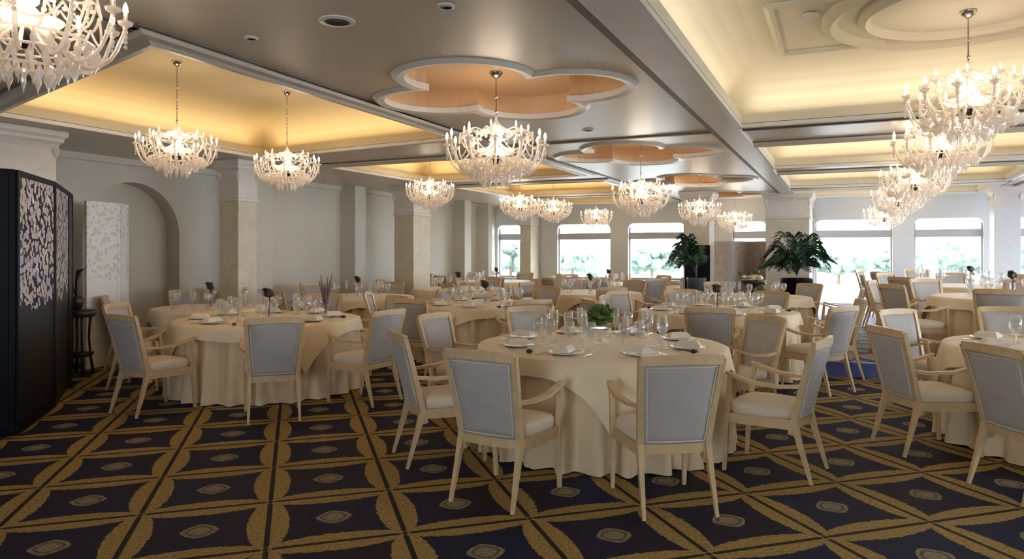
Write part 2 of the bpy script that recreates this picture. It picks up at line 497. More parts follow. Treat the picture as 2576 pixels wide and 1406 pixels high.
def vx(x, u=UF):
    return u*math.tan(math.atan((x-1288)/FPX)-YAW)
ZT, ZB1, ZB0, ZSILL = 2.24, 1.99, 1.81, .70
wins = [(1252, 1312), (1402, 1535), (1580, 1722), (1842, 1928), (2050, 2245), (2300, 2475), (2540, 2700)]
def winhole(v0, v1, zb, zt=ZT, rc=.16):
    L = [(v0, zb), (v1, zb)]
    for k in range(6):
        a = PI/2*k/5; L.append((v1-rc+rc*math.cos(a), zt-rc+rc*math.sin(a)))
    for k in range(6):
        a = PI/2+PI/2*k/5; L.append((v0+rc+rc*math.cos(a), zt-rc+rc*math.sin(a)))
    return L
holes = []
for k, (a, b) in enumerate(wins):
    zb = ZSILL if k not in (4,) else UP
    holes.append(winhole(vx(a), vx(b), zb))
bm = bmesh.new()
of = [(VL-.3, 0), (VR+.3, 0), (VR+.3, ZC), (VL-.3, ZC)]
flat_poly(bm, of, holes, lambda v, z: R(UF, v, z))
flat_poly(bm, of, holes, lambda v, z: R(UF+.3, v, z))
for L in holes: ring_wall(bm, L, lambda v, z: R(UF, v, z), lambda v, z: R(UF+.3, v, z))
finish('wall_far', bm, 'wall_far', kind='structure')
for k, (a, b) in enumerate(wins):
    v0, v1 = vx(a), vx(b); door = k == 4
    zb = ZSILL if not door else UP
    bm = bmesh.new(); uc = UF+.12
    rbox(bm, uc, uc+.10, v0-.01, v1+.01, ZB0, ZB1)
    for vv in (v0, v1): rbox(bm, uc, uc+.08, vv-.04, vv+.04, zb, ZT-.1)
    rbox(bm, uc, uc+.08, v0, v1, zb, zb+.06)
    fr = finish(('door_1' if door else 'window_%d' % (k+1 if k < 4 else k)), bm, 'frame', kind='structure')
    bm = bmesh.new()
    bm.faces.new([bm.verts.new(R(uc+.05, v, z)) for v, z in winhole(v0, v1, zb)])
    finish('pane', bm, 'pane', fr)
    if not door:
        bm = bmesh.new(); rbox(bm, UF-.10, UF+.1, v0-.05, v1+.05, ZSILL-.05, ZSILL); finish('sill', bm, 'frame', fr)
# valance low in the narrow window
# right wall with large windows (outside the frame, gives the daylight)
bm = bmesh.new()
rh = [winhole(a, a+2.1, .5, 2.45, .3) for a in (5.4, 8.4, 11.4, 14.4, 17.2)]
flat_poly(bm, [(-5, 0), (20.3, 0), (20.3, ZC), (-5, ZC)], rh, lambda a, z: R(a, VR, z))
flat_poly(bm, [(-5, 0), (20.3, 0), (20.3, ZC), (-5, ZC)], rh, lambda a, z: R(a, VR+.3, z))
for L in rh: ring_wall(bm, L, lambda a, z: R(a, VR, z), lambda a, z: R(a, VR+.3, z))
finish('wall_right', bm, 'wall_far', kind='structure')
for k, L in enumerate(rh):
    u0, u1 = L[0][0], L[1][0]
    bm = bmesh.new(); rbox(bm, u0, u1, VR+.12, VR+.2, 1.75, 1.9); rbox(bm, (u0+u1)/2-.03, (u0+u1)/2+.03, VR+.12, VR+.2, .5, 1.75)
    fr = finish('window_%d' % (7+k), bm, 'frame', kind='structure')
    bm = bmesh.new(); bm.faces.new([bm.verts.new(R(a, VR+.16, z)) for a, z in L]); finish('pane', bm, 'pane', fr)
# back wall behind the camera
bm = bmesh.new()
bh = [winhole(a, a+1.9, .6, 2.4, .3) for a in (-1.2,)]
flat_poly(bm, [(VL-.3, 0), (VR+.3, 0), (VR+.3, ZC), (VL-.3, ZC)], bh, lambda v, z: R(-5, v, z))
finish('wall_back', bm, 'wall', kind='structure')

# ------------------------------------------------------------ columns
def column(u0, u1, v0, v1, label, z0=0.0, zcap=2.22, mat='column'):
    c = R((u0+u1)/2, (v0+v1)/2, z0)
    t = empty('column', c, -YAW, label, 'column')
    hu, hv = (u1-u0)/2*S, (v1-v0)/2*S        # local y = along u, x = along v
    bm = bmesh.new(); box(bm, -hv, hv, -hu, hu, .14, zcap, .012); finish('shaft', bm, mat, t)
    bm = bmesh.new(); box(bm, -hv-.03, hv+.03, -hu-.03, hu+.03, 0, .14, .01); finish('plinth', bm, mat, t)
    bm = bmesh.new(); top = ZC-z0
    prof = [(.02, zcap), (.02, zcap+.04), (.005, zcap+.05), (.005, top-.20), (.03, top-.15), (.06, top-.12), (.06, top-.09), (.09, top-.06), (.09, top-.004)]
    loop_faces(bm, [[(-hv-o, -hu-o, z), (hv+o, -hu-o, z), (hv+o, hu+o, z), (-hv-o, hu+o, z)] for o, z in prof])
    cp = finish('capital', bm, 'capital', t)
    bm = bmesh.new()
    for sx in (-1, 1):
        for sy in (-1, 1):
            lathe(bm, [(.005, -.08), (.03, -.05), (.045, 0), (.03, .05), (.005, .07)], 8, (sx*(hv), sy*(hu), top-.22))
    finish('scroll', bm, 'capital', cp)
    return t
column(4.45, 5.22, -8.85, -8.35, 'square column with white scrolled capital rising behind the black folding screen')
column(8.04, 8.42, -8.80, -8.40, 'square beige column behind the left round table, with a plain pale capital')
column(12.95, 13.62, -8.9, -8.40, 'square beige column in the left row, farther back than the second chandelier')
column(17.0, 17.7, vx(1725, 17.3), vx(1790, 17.3), 'beige pillar behind the drooping palm and black panel')
column(18.0, 19.9, vx(1932, 18.6), vx(2040, 18.9), 'broad pale pier behind the bushy palm')
column(18.2, 18.7, 3.02, 3.50, 'pillar tinted with bluish daylight at the right end of the window wall', UP, mat='rightpier_daylit')
column(19.3, 19.95, vx(1318, 19.6), vx(1345, 19.6), 'slim grey pillar between the two leftmost windows')

# ------------------------------------------------------------ ceiling fittings
def downlight(u, v, r, label, z=ZC):
    t = empty('downlight', R(u, v, z), 0, label, 'ceiling light')
    bm = bmesh.new(); lathe(bm, [(r*1.35, 0), (r*1.35, -.008), (r, -.014), (r*.95, -.004)], 24, closed=False); finish('rim', bm, 'trim', t)
    bm = bmesh.new(); lathe(bm, [(r*.97, -.003), (r*.8, -.012), (.001, -.006)], 20); finish('well', bm, 'vent', t)
def px(x, y, z=ZC):
    d = FPX*(z-EYE)/(HOR-y); return Vector(((x-1288)/FPX*d, d, z))
def uv_of(p):
    X, Y = p.x/S, p.y/S; return Y*CA+X*SA, X*CA-Y*SA
for (x, y, r, lab) in [(848, 52, .075, 'round black recessed downlight in the grey ceiling, largest one near the top'),
                       (1122, 14, .035, 'small pale sprinkler rose at the top edge of the grey ceiling'),
                       (632, 94, .03, 'faint small disc in the ceiling left of the black downlight'),
                       (1480, 326, .05, 'small dark downlight just before the thin cross track'),
                       (1868, 381, .07, 'small dark downlight beyond the cross track, beside the right moulding')]:
    u, v = uv_of(px(x, y)); downlight(u, v, r, lab)
t = empty('smoke_detector', px(2040, 36, ZC+.55), 0, 'small round smoke detector in the big cream coffer', 'smoke detector')
bm = bmesh.new(); lathe(bm, [(.06, 0), (.06, -.015), (.04, -.03), (.001, -.034)], 20); finish('body', bm, 'capital', t)

# ------------------------------------------------------------ chandeliers
def make_chandelier():
    t = empty('chandelier', (0, 0, 0))
    bm = bmesh.new()
    lathe(bm, [(.012, -.02), (.05, .0), (.022, .03), (.018, .09), (.06, .13), (.03, .17), (.015, .22), (.045, .25), (.012, .29), (.009, .33)], 14)
    finish('stem', bm, 'crystal', t, True)
    bm = bmesh.new(); lathe(bm, [(.004, -.085), (.035, -.07), (.052, -.03), (.048, .0), (.02, .02)], 16); finish('hub', bm, 'dark', t, True)
    bm = bmesh.new(); lathe(bm, [(.05, .0), (.13, .02), (.16, .05), (.155, .052), (.12, .028), (.05, .01)], 20, closed=False); finish('bowl', bm, 'crystal', t, True)
    def arm_pts(r, z1, dip):
        return [(0.04, 0, .02), (r*.3, 0, .02-dip*.5), (r*.6, 0, -dip), (r*.85, 0, -dip*.6), (r*.98, 0, z1*.5), (r, 0, z1)]
    def smoothp(p, n=3):
        out = []
        P = [Vector(q) for q in p]
        for k in range(len(P)-1):
            a, b, c, d = P[max(k-1, 0)], P[k], P[k+1], P[min(k+2, len(P)-1)]
            for i in range(n):
                s = i/n
                out.append(.5*((2*b)+(c-a)*s+(2*a-5*b+4*c-d)*s*s+(3*b-a-3*c+d)*s**3))
        out.append(P[-1]); return out
    bm = bmesh.new(); tube(bm, smoothp(arm_pts(.40, .08, .14)), .0095, 6)
    a_me = bm
    arm = finish('arm', a_me, 'crystal', None, True)
    bm = bmesh.new(); lathe(bm, [(.004, .07), (.03, .085), (.036, .10), (.03, .098), (.011, .09), (.010, .135), (.004, .136)], 10, (.40, 0, 0)); cup = finish('candle_cup', bm, 'crystal', arm, True)
    bm = bmesh.new(); lathe(bm, [(.004, .135), (.013, .15), (.010, .175), (.001, .195)], 8, (.40, 0, 0)); bl = finish('bulb', bm, 'bulb', arm, True)
    bm = bmesh.new()
    for kk, (rr, zz) in enumerate(((.40, .075),)):
        for q in range(5): blob(bm, (rr, 0, zz-.024*q), .014-.001*q, 1, (1, 1, 1.1))
    dr = finish('arm_drop', bm, 'crystal', arm)
    bm = bmesh.new(); tube(bm, smoothp([(.02, 0, .26), (.12, 0, .20), (.22, 0, .21), (.30, 0, .17)]), .006, 5)
    for q in range(4): blob(bm, (.06+.07*q, 0, .20-.02*q), .014, 1)
    up = finish('plume', bm, 'crystal', None, True)
    bm = bmesh.new(); loops = []
    for (rr, z) in [(.003, .0), (.014, -.018), (.026, -.040), (.023, -.056), (.009, -.08), (.001, -.105)]:
        loops.append([(rr*math.cos(PI/4*k+.2), rr*.5*math.sin(PI/4*k+.2), z) for k in range(8)])
    loop_faces(bm, loops); drop = finish('pendant', bm, 'crystal', None)
    bm = bmesh.new()
    pts = []
    n = 12
    for k in range(n+1):
        s = k/n; a = s*PI/4
        pts.append((.30*math.cos(a), .30*math.sin(a), .19-.16*4*s*(1-s)*.6))
    tube(bm, pts, .006, 5)
    gar = finish('garland', bm, 'crystal', None)
    first = {}
    def place(proto, n, r, z, off=0.0, sub=()):
        for k in range(n):
            if proto.name not in first: o = proto; first[proto.name] = 1; cs = None
            else:
                o = proto.copy(); COL.objects.link(o)
                for c in sub:
                    d = c.copy(); COL.objects.link(d); d.parent = o
            a = off+2*PI*k/n
            if n == 8 and z == .10: o.scale = (.66, .66, .8)
            o.parent = t; o.location = (r*math.cos(a), r*math.sin(a), z); o.rotation_euler = (0, 0, a)
    place(arm, 12, 0, 0, 0, (cup, bl, dr))
    arm2 = arm.copy(); COL.objects.link(arm2); s2 = []
    for c in (cup, bl, dr):
        d = c.copy(); COL.objects.link(d); d.parent = arm2; s2.append(d)
    place(arm2, 8, 0, .10, .13, s2)
    place(up, 12, 0, 0, .2)
    place(gar, 8, 0, 0, .1)
    gar2 = gar.copy(); COL.objects.link(gar2); place(gar2, 8, 0, -.11, .3)
    place(drop, 22, .20, -.10)
    drop2 = drop.copy(); COL.objects.link(drop2); place(drop2, 12, .11, -.16, .1)
    drop3 = drop.copy(); COL.objects.link(drop3); place(drop3, 28, .28, -.05, .05)
    bm = bmesh.new(); tube(bm, [(.20*math.cos(2*PI*k/24), .20*math.sin(2*PI*k/24), -.10) for k in range(24)], .007, 5, closed=True)
    tube(bm, [(.28*math.cos(2*PI*k/24), .28*math.sin(2*PI*k/24), -.05) for k in range(24)], .006, 5, closed=True)
    tube(bm, [(.11*math.cos(2*PI*k/24), .11*math.sin(2*PI*k/24), -.16) for k in range(24)], .006, 5, closed=True)
    for k in range(4):
        a = PI/2*k
        tube(bm, [(.03*math.cos(a), .03*math.sin(a), -.02), (.28*math.cos(a), .28*math.sin(a), -.05)], .004, 4)
        tube(bm, [(.03*math.cos(a), .03*math.sin(a), -.05), (.11*math.cos(a), .11*math.sin(a), -.16)], .004, 4)
    finish('drop_ring', bm, 'crystal', t)
    return t
CH = make_chandelier(); register(CH)
rod_me = None
chs = [ # x px, distance, hub z, scale, ceiling z, label
 (60, 3.0, 2.44, .95, ZC+.2, 'large crystal chandelier cut by the top left corner of the picture'),
 (445, 6.75, 2.43, .88, ZC+.5, 'crystal chandelier hanging first from the left in the yellow coffer'),
 (722, 8.05, 2.41, .88, ZC+.5, 'crystal chandelier in the yellow coffer, in front of the second column'),
 (1248, 5.97, 2.30, 1.04, ZC+.2, 'big central crystal chandelier under the nearest flower shaped ceiling recess'),
 (1082, 12.0, 2.45, 1.0, ZC+.5, 'crystal chandelier in front of the third column of the left row'),
 (1308, 14.2, 2.36, 1.0, ZC+.5, 'distant crystal chandelier left of its overlapping twin, above the leftmost window'),
 (1392, 15.6, 2.37, 1.0, ZC+.5, 'distant crystal chandelier overlapping on the right of its twin near the left windows'),
 (1500, 18.0, 2.31, 1.0, ZC+.5, 'small far crystal chandelier right in front of the second window'),
 (1612, 9.56, 2.20, .98, ZC+.2, 'crystal chandelier under the second flower shaped ceiling recess'),
 (1760, 13.9, 2.24, 1.0, ZC+.2, 'crystal chandelier in front of the beige pillar with the drooping palm'),
 (1848, 17.3, 2.20, 1.0, ZC+.2, 'smallest crystal chandelier, in front of the narrow arched window'),
 (2436, 5.5, 2.62, 1.10, ZC+.56, 'largest and nearest chandelier of the right hand row'),
 (2368, 7.2, 2.52, 1.10, ZC, 'second nearest chandelier of the right hand row'),
 (2300, 9.6, 2.40, 1.08, ZC+.56, 'third chandelier of the right hand row'),
 (2260, 12.0, 2.33, 1.06, ZC+.56, 'fourth chandelier of the right hand row'),
 (2225, 15.6, 2.22, 1.06, ZC+.56, 'farthest chandelier of the right hand row'),
]
first = True
for (x, d, z, s, zc, lab) in chs:
    p = W2(x, d, z)
    if first: o = CH; first = False; o.location = p
    else: o = dup(CH, p, random.uniform(0, 1))
    o.scale = (s, s, s)
    tag(o, lab, 'chandelier', 'crystal chandeliers')
    L = (zc-z)/s-.004
    bm = bmesh.new(); tube(bm, [(0, 0, .32), (0, 0, L-.02)], .006, 6)
    for k in range(max(1, int((L-.4)/.12))): blob(bm, (0, 0, .36+.12*k), .014, 1)
    finish('rod', bm, 'steel', o)
    bm = bmesh.new(); lathe(bm, [(.01, L-.05), (.04, L-.03), (.055, L-.003), (.055, L)], 14); finish('ceiling_rose', bm, 'steel', o, True)
    li = bpy.data.lights.new('chandelier_lamp', 'POINT'); li.energy = 11; li.color = (1, .82, .62); li.shadow_soft_size = .16
    lo = bpy.data.objects.new('chandelier_lamp', li); COL.objects.link(lo); lo.location = p+Vector((0, 0, .10*s))

# ------------------------------------------------------------ folding screens
def folding(name, pts, h, matpanel, matframe, label, t=.03, z0=.0):
    c = sum((Vector((p[0], p[1], 0)) for p in pts), Vector())/len(pts)
    r = empty(name, c, 0, label, 'folding screen')
    for a, b in zip(pts, pts[1:]):
        a2, b2 = Vector((a[0], a[1], 0))-c, Vector((b[0], b[1], 0))-c
        d = (b2-a2); L = d.length; ang = math.atan2(d.y, d.x); d.normalize()
        mt = Matrix.Translation(a2)@Matrix.Rotation(ang, 4, 'Z')
        bm = bmesh.new(); b3 = bmesh.new(); box(b3, .045, L-.045, -t*.3, t*.3, .10, h-.05); merge(bm, b3, mt)
        pn = finish('panel', bm, matpanel if isinstance(matpanel, str) else matpanel.pop(0), r)
        bm = bmesh.new()
        for (x0, x1, q0, q1) in [(.008, .05, .02, h), (L-.05, L-.008, .02, h), (.05, L-.05, h-.05, h), (.05, L-.05, .02, .11)]:
            b3 = bmesh.new(); box(b3, x0, x1, -t/2, t/2, q0, q1, .003); merge(bm, b3, mt)
        finish('panel_frame', bm, matframe, pn)
    return r
folding('folding_screen', [W2(-230, 5.15), W2(40, 5.65), W2(136, 6.66), W2(170, 7.75), W2(181, 8.25)], 2.15, ['lacquer', 'pearl', 'pearl', 'lacquer'], 'lacquer', 'tall black lacquer folding screen with mother of pearl inlay at the left edge')
folding('folding_screen', [W2(214, 8.75), W2(302, 9.25), W2(321, 9.65)], 2.12, 'whitepearl', 'whitepearl', 'white folding screen with raised floral relief beside the black one')
folding('folding_screen', [W2(1787, 16.9), W2(1838, 16.3), W2(1888, 16.9), W2(1936, 16.4)], 1.72, 'beigepanel', 'frame', 'beige folding screen below the narrow arched window, between the two palms')
folding('folding_screen', [W2(1722, 15.6), W2(1787, 15.4)], 1.62, 'lacquer', 'lacquer', 'plain black panel screen behind the drooping palm')

# dark plant stand with an orchid leaf
t = empty('plant_stand', W2(200, 8.5), 0, 'dark carved round plant stand between the black and white screens', 'plant stand')
bm = bmesh.new(); lathe(bm, [(.16, .70), (.175, .72), (.175, .76), (.165, .785), (.001, .79)], 20); finish('top', bm, 'ebony', t, True)
bm = bmesh.new(); lathe(bm, [(.12, .22), (.15, .24), (.15, .27), (.001, .28)], 20); finish('shelf', bm, 'ebony', t, True)
for k in range(4):
    a = PI/4+PI/2*k; bm = bmesh.new()
    tube(bm, [(.12*math.cos(a), .12*math.sin(a), .72), (.10*math.cos(a), .10*math.sin(a), .45), (.12*math.cos(a), .12*math.sin(a), .2), (.15*math.cos(a), .15*math.sin(a), .0)], [.018, .014, .014, .02], 8)
    finish('leg', bm, 'ebony', t, True)
t = empty('potted_orchid', W2(192, 8.47, .79), 0, 'dark pot with one drooping dark leaf on the carved plant stand', 'plant')
bm = bmesh.new(); lathe(bm, [(.05, 0), (.075, .06), (.08, .14), (.06, .16)], 14); finish('pot', bm, 'ebony', t, True)
bm = bmesh.new()
for pts in ([(0, 0, .15), (.0, 0, .35), (.03, 0, .46), (.10, 0, .49)], [(0, 0, .15), (-.05, 0, .3), (-.12, .02, .38)]):
    tube(bm, pts, [.008, .014, .028, .004] if len(pts) == 4 else [.008, .02, .004], 6)
finish('leaf', bm, 'ebony', t, True)

# ------------------------------------------------------------ chair
def make_chair():
    t = empty('dining_armchair', (0, 0, 0))
    def yb(z):                      # rake of the back
        s = (z-.40)/.52; return -.215-.115*s-.02*s*s
    def hw(z): return .200+.038*(z-.40)/.52
    def bow(x, z): return -.030*(1-(x/.24)**2)
    # seat
    bm = bmesh.new(); loops = []
    for z, k in [(.395, .96), (.41, 1.0), (.445, 1.0), (.465, .97), (.476, .86), (.480, .55)]:
        L = []
        for i in range(28):
            a = 2*PI*i/28; c, s = math.cos(a), math.sin(a)
            e = .45; xx = math.copysign(abs(c)**e, c); yy = math.copysign(abs(s)**e, s)
            w = .235+.02*yy
            L.append((xx*w*k, yy*.222*k+.0, z))
        loops.append(L)
    loop_faces(bm, loops); finish('seat', bm, 'seatfab', t, True)
    bm = bmesh.new()
    beam(bm, [(-.225, .215, .365), (.225, .215, .365)], (.028, .065), Vector((0, 1, 0)))
    beam(bm, [(-.235, .21, .365), (-.205, -.215, .365)], (.028, .065), Vector((1, 0, 0)))
    beam(bm, [(.235, .21, .365), (.205, -.215, .365)], (.028, .065), Vector((1, 0, 0)))
    finish('seat_frame', bm, 'wood', t)
    # backrest pad (cushioned both sides)
    bm = bmesh.new(); nx, nz = 10, 9; F, B = [], []
    for j in range(nz+1):
        z = .398+(.868-.398)*j/nz; fr, br = [], []
        for i in range(nx+1):
            s = -1+2*i/nx; x = s*(hw(z)-.016)
            puff = (1-s**6)*(1-(2*j/nz-1)**6)
            y = yb(z)+bow(x, z)
            fr.append(bm.verts.new((x, y+.010+.022*puff, z))); br.append(bm.verts.new((x, y-.006-.014*puff, z)))
        F.append(fr); B.append(br)
    for j in range(nz):
        for i in range(nx):
            bm.faces.new((F[j][i], F[j][i+1], F[j+1][i+1], F[j+1][i])); bm.faces.new((B[j][i], B[j+1][i], B[j+1][i+1], B[j][i+1]))
    for j in range(nz):
        for i in (0, nx): bm.faces.new((F[j][i], F[j+1][i], B[j+1][i], B[j][i]))
    for i in range(nx):
        for j in (0, nz): bm.faces.new((F[j][i], F[j][i+1], B[j][i+1], B[j][i]))
    bk = finish('backrest', bm, 'backfab', t, True)
    bm = bmesh.new(); pts = []
    def bp(x, z): return (x, yb(z)+bow(x, z)-.013, z)
    zt, zb = .852, .414
    for i in range(9): x = (-1+2*i/8)*(hw(zb)-.030); pts.append(bp(x, zb))
    for j in range(1, 8): z = zb+(zt-zb)*j/8; pts.append(bp(hw(z)-.030, z))
    for i in range(9): x = (1-2*i/8)*(hw(zt)-.030); pts.append(bp(x, zt))
    for j in range(1, 8): z = zt+(zb-zt)*j/8; pts.append(bp(-hw(z)+.030, z))
    tube(bm, pts, .0045, 5, closed=True); finish('piping', bm, 'seatfab', bk, True)
    # frame: stiles, rails
    bm = bmesh.new()
    for s in (-1, 1):
        P = [(s*hw(z), yb(z)+.0, z) for z in (.30, .42, .60, .75, .90)]
        beam(bm, P, [(.036, .040), (.036, .038), (.034, .034), (.034, .032), (.036, .030)], Vector((1, 0, 0)))
    for z, h in ((.890, .054), (.372, .054)):
        P = [((-1+2*i/8)*hw(z), yb(z)+bow((-1+2*i/8)*.23, z)*(1 if abs(i-4) < 4 else .2), z+(.008*(1-(i/4-1)**2) if z > .8 else 0)) for i in range(9)]
        beam(bm, P, (h, .028), Vector((0, 0, 1)))
    finish('back_frame', bm, 'wood', t)
    for s in (-1, 1):
        bm = bmesh.new(); beam(bm, [(s*.202, -.212, .40), (s*.206, -.250, .25), (s*.213, -.325, .0)], [(.036, .044), (.030, .034), (.019, .020)], Vector((1, 0, 0))); finish('leg', bm, 'wood', t)
        bm = bmesh.new(); beam(bm, [(s*.235, .235, .0), (s*.238, .215, .36), (s*.248, .200, .50), (s*.260, .185, .66)], [(.022, .022), (.036, .036), (.030, .030), (.026, .028)], Vector((1, 0, 0))); finish('leg', bm, 'wood', t)
        bm = bmesh.new(); beam(bm, [(s*.215, yb(.62)+.01, .622), (s*.240, -.14, .612), (s*.262, .02, .622), (s*.266, .13, .650), (s*.262, .21, .675)], [(.028, .026), (.036, .022), (.044, .022), (.046, .022), (.036, .018)], Vector((1, 0, 0))); finish('armrest', bm, 'wood', t)
    return t
CHAIR = make_chair(); register(CHAIR)
used = [False]
SPOTS = []
def free_spot(x, y, own):
    if any(math.hypot(x-a, y-b) < .80 for a, b in SPOTS): return False
    return all(math.hypot(x-a, y-b) > 1.14 for a, b in TABLES if (a, b) != own)
def chair(x, y, tx, ty, label, group, z=0.0, near=True):
    rz = math.atan2(ty-y, tx-x)-PI/2
    if not used[0]:
        used[0] = True; o = CHAIR; o.location = (x, y, z); o.rotation_euler = (0, 0, rz); o['label'] = label; o['group'] = group
    else: o = dup(CHAIR, (x, y, z), rz, label, group, () if near else ('piping',))
    o['category'] = 'chair'; SPOTS.append((x, y))
    return o

# ------------------------------------------------------------ tables and what lies on them
def cloth_mesh(Rr, ztop, seed, flare=.09):
    rnd = random.Random(seed); bm = bmesh.new(); n = 240; loops = []
    ph = [rnd.uniform(0, 6.28) for _ in range(4)]; f1, f2 = rnd.choice((23, 25, 27)), rnd.choice((39, 43, 47))
    for s in (-1, 0, .04, .15, .4, .7, 1.0):
        L = []
        for i in range(n):
            a = 2*PI*i/n
            if s < 0: r, z = Rr*.5, ztop
            else:
                w = math.sin(f1*a+ph[0]+1.2*math.sin(3*a+ph[1])); w = math.copysign(abs(w)**.7, w)*.62+math.sin(f2*a+ph[2])*.25
                amp = .078*s**.35
                r = Rr+.012+flare*s*.8+amp*w-.015*s; z = ztop-(ztop-.012)*s
            L.append((r*math.cos(a), r*math.sin(a), z))
        loops.append(L)
    vs = loop_faces(bm, loops, True, False); bm.faces.new(vs[0])
    return bm
def overlay_mesh(Rr, ztop, half, rot, seed):
    rnd = random.Random(seed); bm = bmesh.new(); n = 128; loops = []
    p = rnd.uniform(0, 6)
    ks = [0.3, .7, .97, 1.0]
    for s in ks+[1.02, 1.25, 1.5, 1.75, 2.0]:
        L = []
        for i in range(n):
            a = 2*PI*i/n; m = max(abs(math.cos(a)), abs(math.sin(a)))
            kk = (1/m-1)/.4142; drop = .12+.34*kk**1.7+.015*math.sin(7*a+p)
            if s <= 1: r, z = Rr*s+.02*s, ztop
            else:
                q = s-1; dd = drop*q
                r = Rr+.055+dd*.22+.028*math.sin(9*a+p)*min(1, dd*3)+.012*math.sin(23*a+p)*min(1, dd*3); z = ztop-.004-dd
            L.append((r*math.cos(a+rot), r*math.sin(a+rot), z))
        loops.append(L)
    vs = loop_faces(bm, loops, True, False); bm.faces.new(vs[0])
    return bm

# glass prototypes
def proto(name, bm, mat, smooth=True, cat=None):
    o = finish(name, bm, mat, None, smooth); return o
PRO = {}
def inst(kind, loc, rz, label, cat, group, name=None):
    o, fresh = PRO[kind]
    if fresh: PRO[kind] = (o, False)
    else:
        o = o.copy(); COL.objects.link(o)
    o.location = loc; o.rotation_euler = (0, 0, rz); tag(o, label, cat, group); return o
bm = bmesh.new(); lathe(bm, [(.036, 0), (.036, .003), (.006, .008), (.004, .09), (.02, .10), (.040, .135), (.043, .17), (.035, .215), (.0345, .215), (.041, .17), (.037, .135), (.016, .105), (.001, .10)], 14)
PRO['wine'] = (proto('wine_glass', bm, 'glass'), True)
bm = bmesh.new(); lathe(bm, [(.032, 0), (.032, .003), (.005, .008), (.004, .10), (.018, .115), (.026, .17), (.024, .25), (.023, .25), (.024, .17), (.014, .118), (.001, .112)], 12)
PRO['flute'] = (proto('champagne_flute', bm, 'glass'), True)
bm = bmesh.new(); lathe(bm, [(.07, .0), (.08, .004), (.115, .014), (.13, .019), (.128, .021), (.08, .008), (.001, .006)], 24)
PRO['plate'] = (proto('plate', bm, 'china'), True)
bm = bmesh.new(); loop_faces(bm, [[(-.05, -.09, .0), (.05, -.09, 0), (.05, .09, 0), (-.05, .09, 0)], [(-.045, -.085, .02), (.045, -.085, .02), (.045, .085, .02), (-.045, .085, .02)], [(-.022, -.065, .042), (.022, -.065, .042), (.022, .065, .042), (-.022, .065, .042)]])
PRO['napkin'] = (proto('napkin', bm, 'napkin', False), True)
bm = bmesh.new(); beam(bm, [(0, -.10, .004), (0, .02, .005), (0, .10, .004)], [(.012, .004), (.010, .003), (.020, .002)], Vector((1, 0, 0)))
PRO['knife'] = (proto('knife', bm, 'steel', False), True)
bm = bmesh.new(); beam(bm, [(0, -.10, .004), (0, .04, .006)], [(.012, .004), (.007, .003)], Vector((1, 0, 0)))
for q in (-1, 0, 1): beam(bm, [(q*.004, .04, .006), (q*.009, .06, .005), (q*.009, .10, .008)], (.004, .002), Vector((1, 0, 0)))
PRO['fork'] = (proto('fork', bm, 'steel', False), True)
bm = bmesh.new(); blob(bm, (0, 0, .018), .026, 1, (1, 1, .7)); beam(bm, [(0, -.03, .02), (0, .045, .02)], (.016, .010), Vector((1, 0, 0)))
PRO['ring'] = (proto('napkin_ring', bm, 'dark', False), True)

